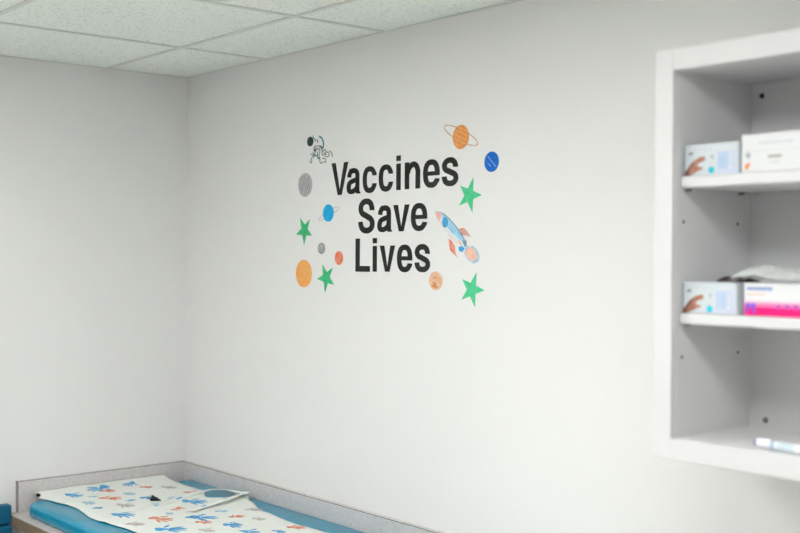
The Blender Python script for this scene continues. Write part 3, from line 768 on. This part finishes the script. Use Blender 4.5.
# pink glove box
x, y, z, w, h = 2.4680, -.247, Z2, .240, .0590
t = thing('glove_box', 'white and hot pink glove box on the lower shelf', 'box', (x, y, z))
box('carton', (x, x + w, y, y + .120, z, z + h), M['cartonw'], t, .0012)
decal('pink_band', rect(x + .0005, x + w - .0005, z + .0010, z + .0165), y, M['magenta'], t)
decal('pink_band', [(x + .0005, z + .0165), (x + w - .0005, z + .0125), (x + w - .0005, z + .022), (x + .05, z + .0235), (x + .0005, z + .0225)], y, M['pinkmid'], t, .0003)
decal('pink_band', [(x + .0005, z + .0225), (x + .05, z + .0235), (x + w - .0005, z + .022), (x + w - .0005, z + .0265), (x + .0005, z + .0280)], y, M['pinklow'], t, .0002)
def stroke_letters(parent, m, x, z, s, y):
    bm = bmesh.new()
    for q in (rect(x, x + s * .24, z, z + s), rect(x + s * .76, x + s, z, z + s), [(x + s * .2, z + s), (x + s * .38, z + s), (x + s * .58, z + s * .38), (x + s * .44, z + s * .38)], [(x + s * .62, z + s), (x + s * .8, z + s), (x + s * .56, z + s * .38), (x + s * .42, z + s * .38)]):
        prism(bm, q, y, y - .0003)
    return link('size_letter', bm, m, parent)
stroke_letters(t, M['violet'], x + .0050, z + .0050, .0185, y - .0004)
marks('printed_heading', x + .006, x + .059, z + .0495, .0055, M['inkblue'], t, y, 13, .22)
marks('printed_text', x + .0065, x + .043, z + .0395, .0040, M['inkpeach'], t, y, 8, .25)
marks('printed_text', x + .066, x + .150, z + .0185, .0090, M['mauve'], t, y - .0004, 5, .45)

# crumpled clear plastic across the two lower boxes
bm = bmesh.new()
prof_z = [(a - .016, c) for a, c in [(2.435, .0008), (2.445, .010), (2.456, .020), (2.470, .027), (2.484, .030), (2.505, .028), (2.525, .024), (2.545, .0185), (2.56, .019), (2.58, .0165), (2.62, .020), (2.66, .010), (2.69, .0015)]]
NUx, NVy = 64, 20
G = []
for i in range(NUx + 1):
    x = 2.419 + .255 * i / NUx
    hz = lerp(prof_z, x); row = []
    for j in range(NVy + 1):
        v = j / NVy
        yy = -.238 + .11 * v + .008 * noise.noise(Vector((x * 30, v * 3, 2)))
        env = math.sin(PI * min(1, max(0, .03 + .94 * v))) ** .4
        wr = .0055 * noise.noise(Vector((x * 55, yy * 55, .7))) + .0025 * noise.noise(Vector((x * 130, yy * 130, 3.1)))
        row.append(bm.verts.new((x, yy, Z2 + .0608 + max(.0002, hz * env + wr * env))))
    G.append(row)
for i in range(NUx):
    for j in range(NVy): bm.faces.new((G[i][j], G[i + 1][j], G[i + 1][j + 1], G[i][j + 1]))
bag = link('plastic_bag', bm, M['film'], None, True)
tag(bag, 'crumpled clear plastic bag lying across the tops of the lower boxes', 'plastic bag')

# marker lying on the cabinet floor
pz = IZ0 + .0090
t = thing('marker_pen', 'white marker pen with purple end lying on the bottom of the cabinet', 'marker pen', (2.56, -.25, IZ0))
p0 = Vector((2.4885, -.2330, pz)); dv = Vector((.985, -.172, 0)).normalized()
def seg(name, a, b_, r, m, r2=None):
    bm = bmesh.new(); cyl(bm, p0 + dv * a, p0 + dv * b_, r, 24, r2); return link(name, bm, m, t, False)
seg('end_plug', -.003, .0035, .0060, M['penp'], .0068)
seg('cap', .0035, .036, .0083, M['penw'], .0086)
seg('colour_band', .036, .045, .0072, M['penb'])
b_ = seg('barrel', .045, .132, .0084, M['penw'])
seg('printed_stripe', .052, .090, .00848, M['pens'])
seg('tail_plug', .132, .137, .0064, M['penp'], .0055)

# ------------------------------------------------------------------ blue chair beside the counter
ch = thing('chair', 'blue vinyl chair against the left wall beside the counter end', 'chair', (.34, -.96, 0))
bm = bmesh.new(); bx(bm, .0075, .046, -1.22, -.6545, .894, .956, .006, 3); link('head_roll', bm, M['chair'], ch, True)
bm = bmesh.new(); bx(bm, .0085, .050, -1.22, -.6545, .52, .8905, .006, 4); link('backrest', bm, M['chair'], ch, True)
box('back_frame', (.0015, .0070, -1.19, -.70, .40, .94), M['dark'], ch, .001)
bm = bmesh.new(); bx(bm, .052, .560, -1.21, -.682, .40, .485, .025, 4); link('seat', bm, M['chair'], ch, True)
box('seat_frame', (.030, .545, -1.19, -.70, .365, .399), M['dark'], ch, .003)
for x in (.055, .525):
    for y in (-1.17, -.72):
        bm = bmesh.new(); cyl(bm, (x, y, .0005), (x, y, .366), .014, 16); link('leg', bm, M['greymetal'], ch, True)

# ------------------------------------------------------------------ camera, world, view
cd = bpy.data.cameras.new('camera'); cam = bpy.data.objects.new('camera', cd); COL.objects.link(cam)
F = Vector((-0.76572005, 0.64312671, -0.00779992)); R = Vector((0.64310178, 0.7657595, 0.0056998)); U = R.cross(F)
m = Matrix((R, U, -F)).transposed().to_4x4(); m.translation = Vector((3.6556, -2.0618, 1.7584))
cam.matrix_world = m
cd.sensor_width = 36.0; cd.lens = 1142.1945 / 800 * 36
cd.clip_start = .05
cd.dof.use_dof = True; cd.dof.focus_distance = 3.3; cd.dof.aperture_fstop = 2.6
S.camera = cam
w = bpy.data.worlds.new('world'); S.world = w; w.use_nodes = True
nt = w.node_tree; bg = nt.nodes['Background']          # pale overcast sky over greenery
tc = nt.nodes.new('ShaderNodeTexCoord'); sp = nt.nodes.new('ShaderNodeSeparateXYZ'); rp = nt.nodes.new('ShaderNodeValToRGB')
mr = nt.nodes.new('ShaderNodeMapRange'); mr.inputs[1].default_value = -1; mr.inputs[2].default_value = 1
nt.links.new(tc.outputs['Generated'], sp.inputs[0]); nt.links.new(sp.outputs['Z'], mr.inputs[0]); nt.links.new(mr.outputs[0], rp.inputs['Fac'])
e = rp.color_ramp.elements
e[0].position = .47; e[0].color = (.46, .49, .42, 1)
e[1].position = .56; e[1].color = (1.0, .98, .975, 1)
nt.links.new(rp.outputs['Color'], bg.inputs['Color'])
bg.inputs['Strength'].default_value = 3.2
S.view_settings.view_transform = 'Standard'; S.view_settings.look = 'None'
S.view_settings.gamma = 1.0; S.view_settings.use_curve_mapping = False
S.view_settings.exposure = 1.60
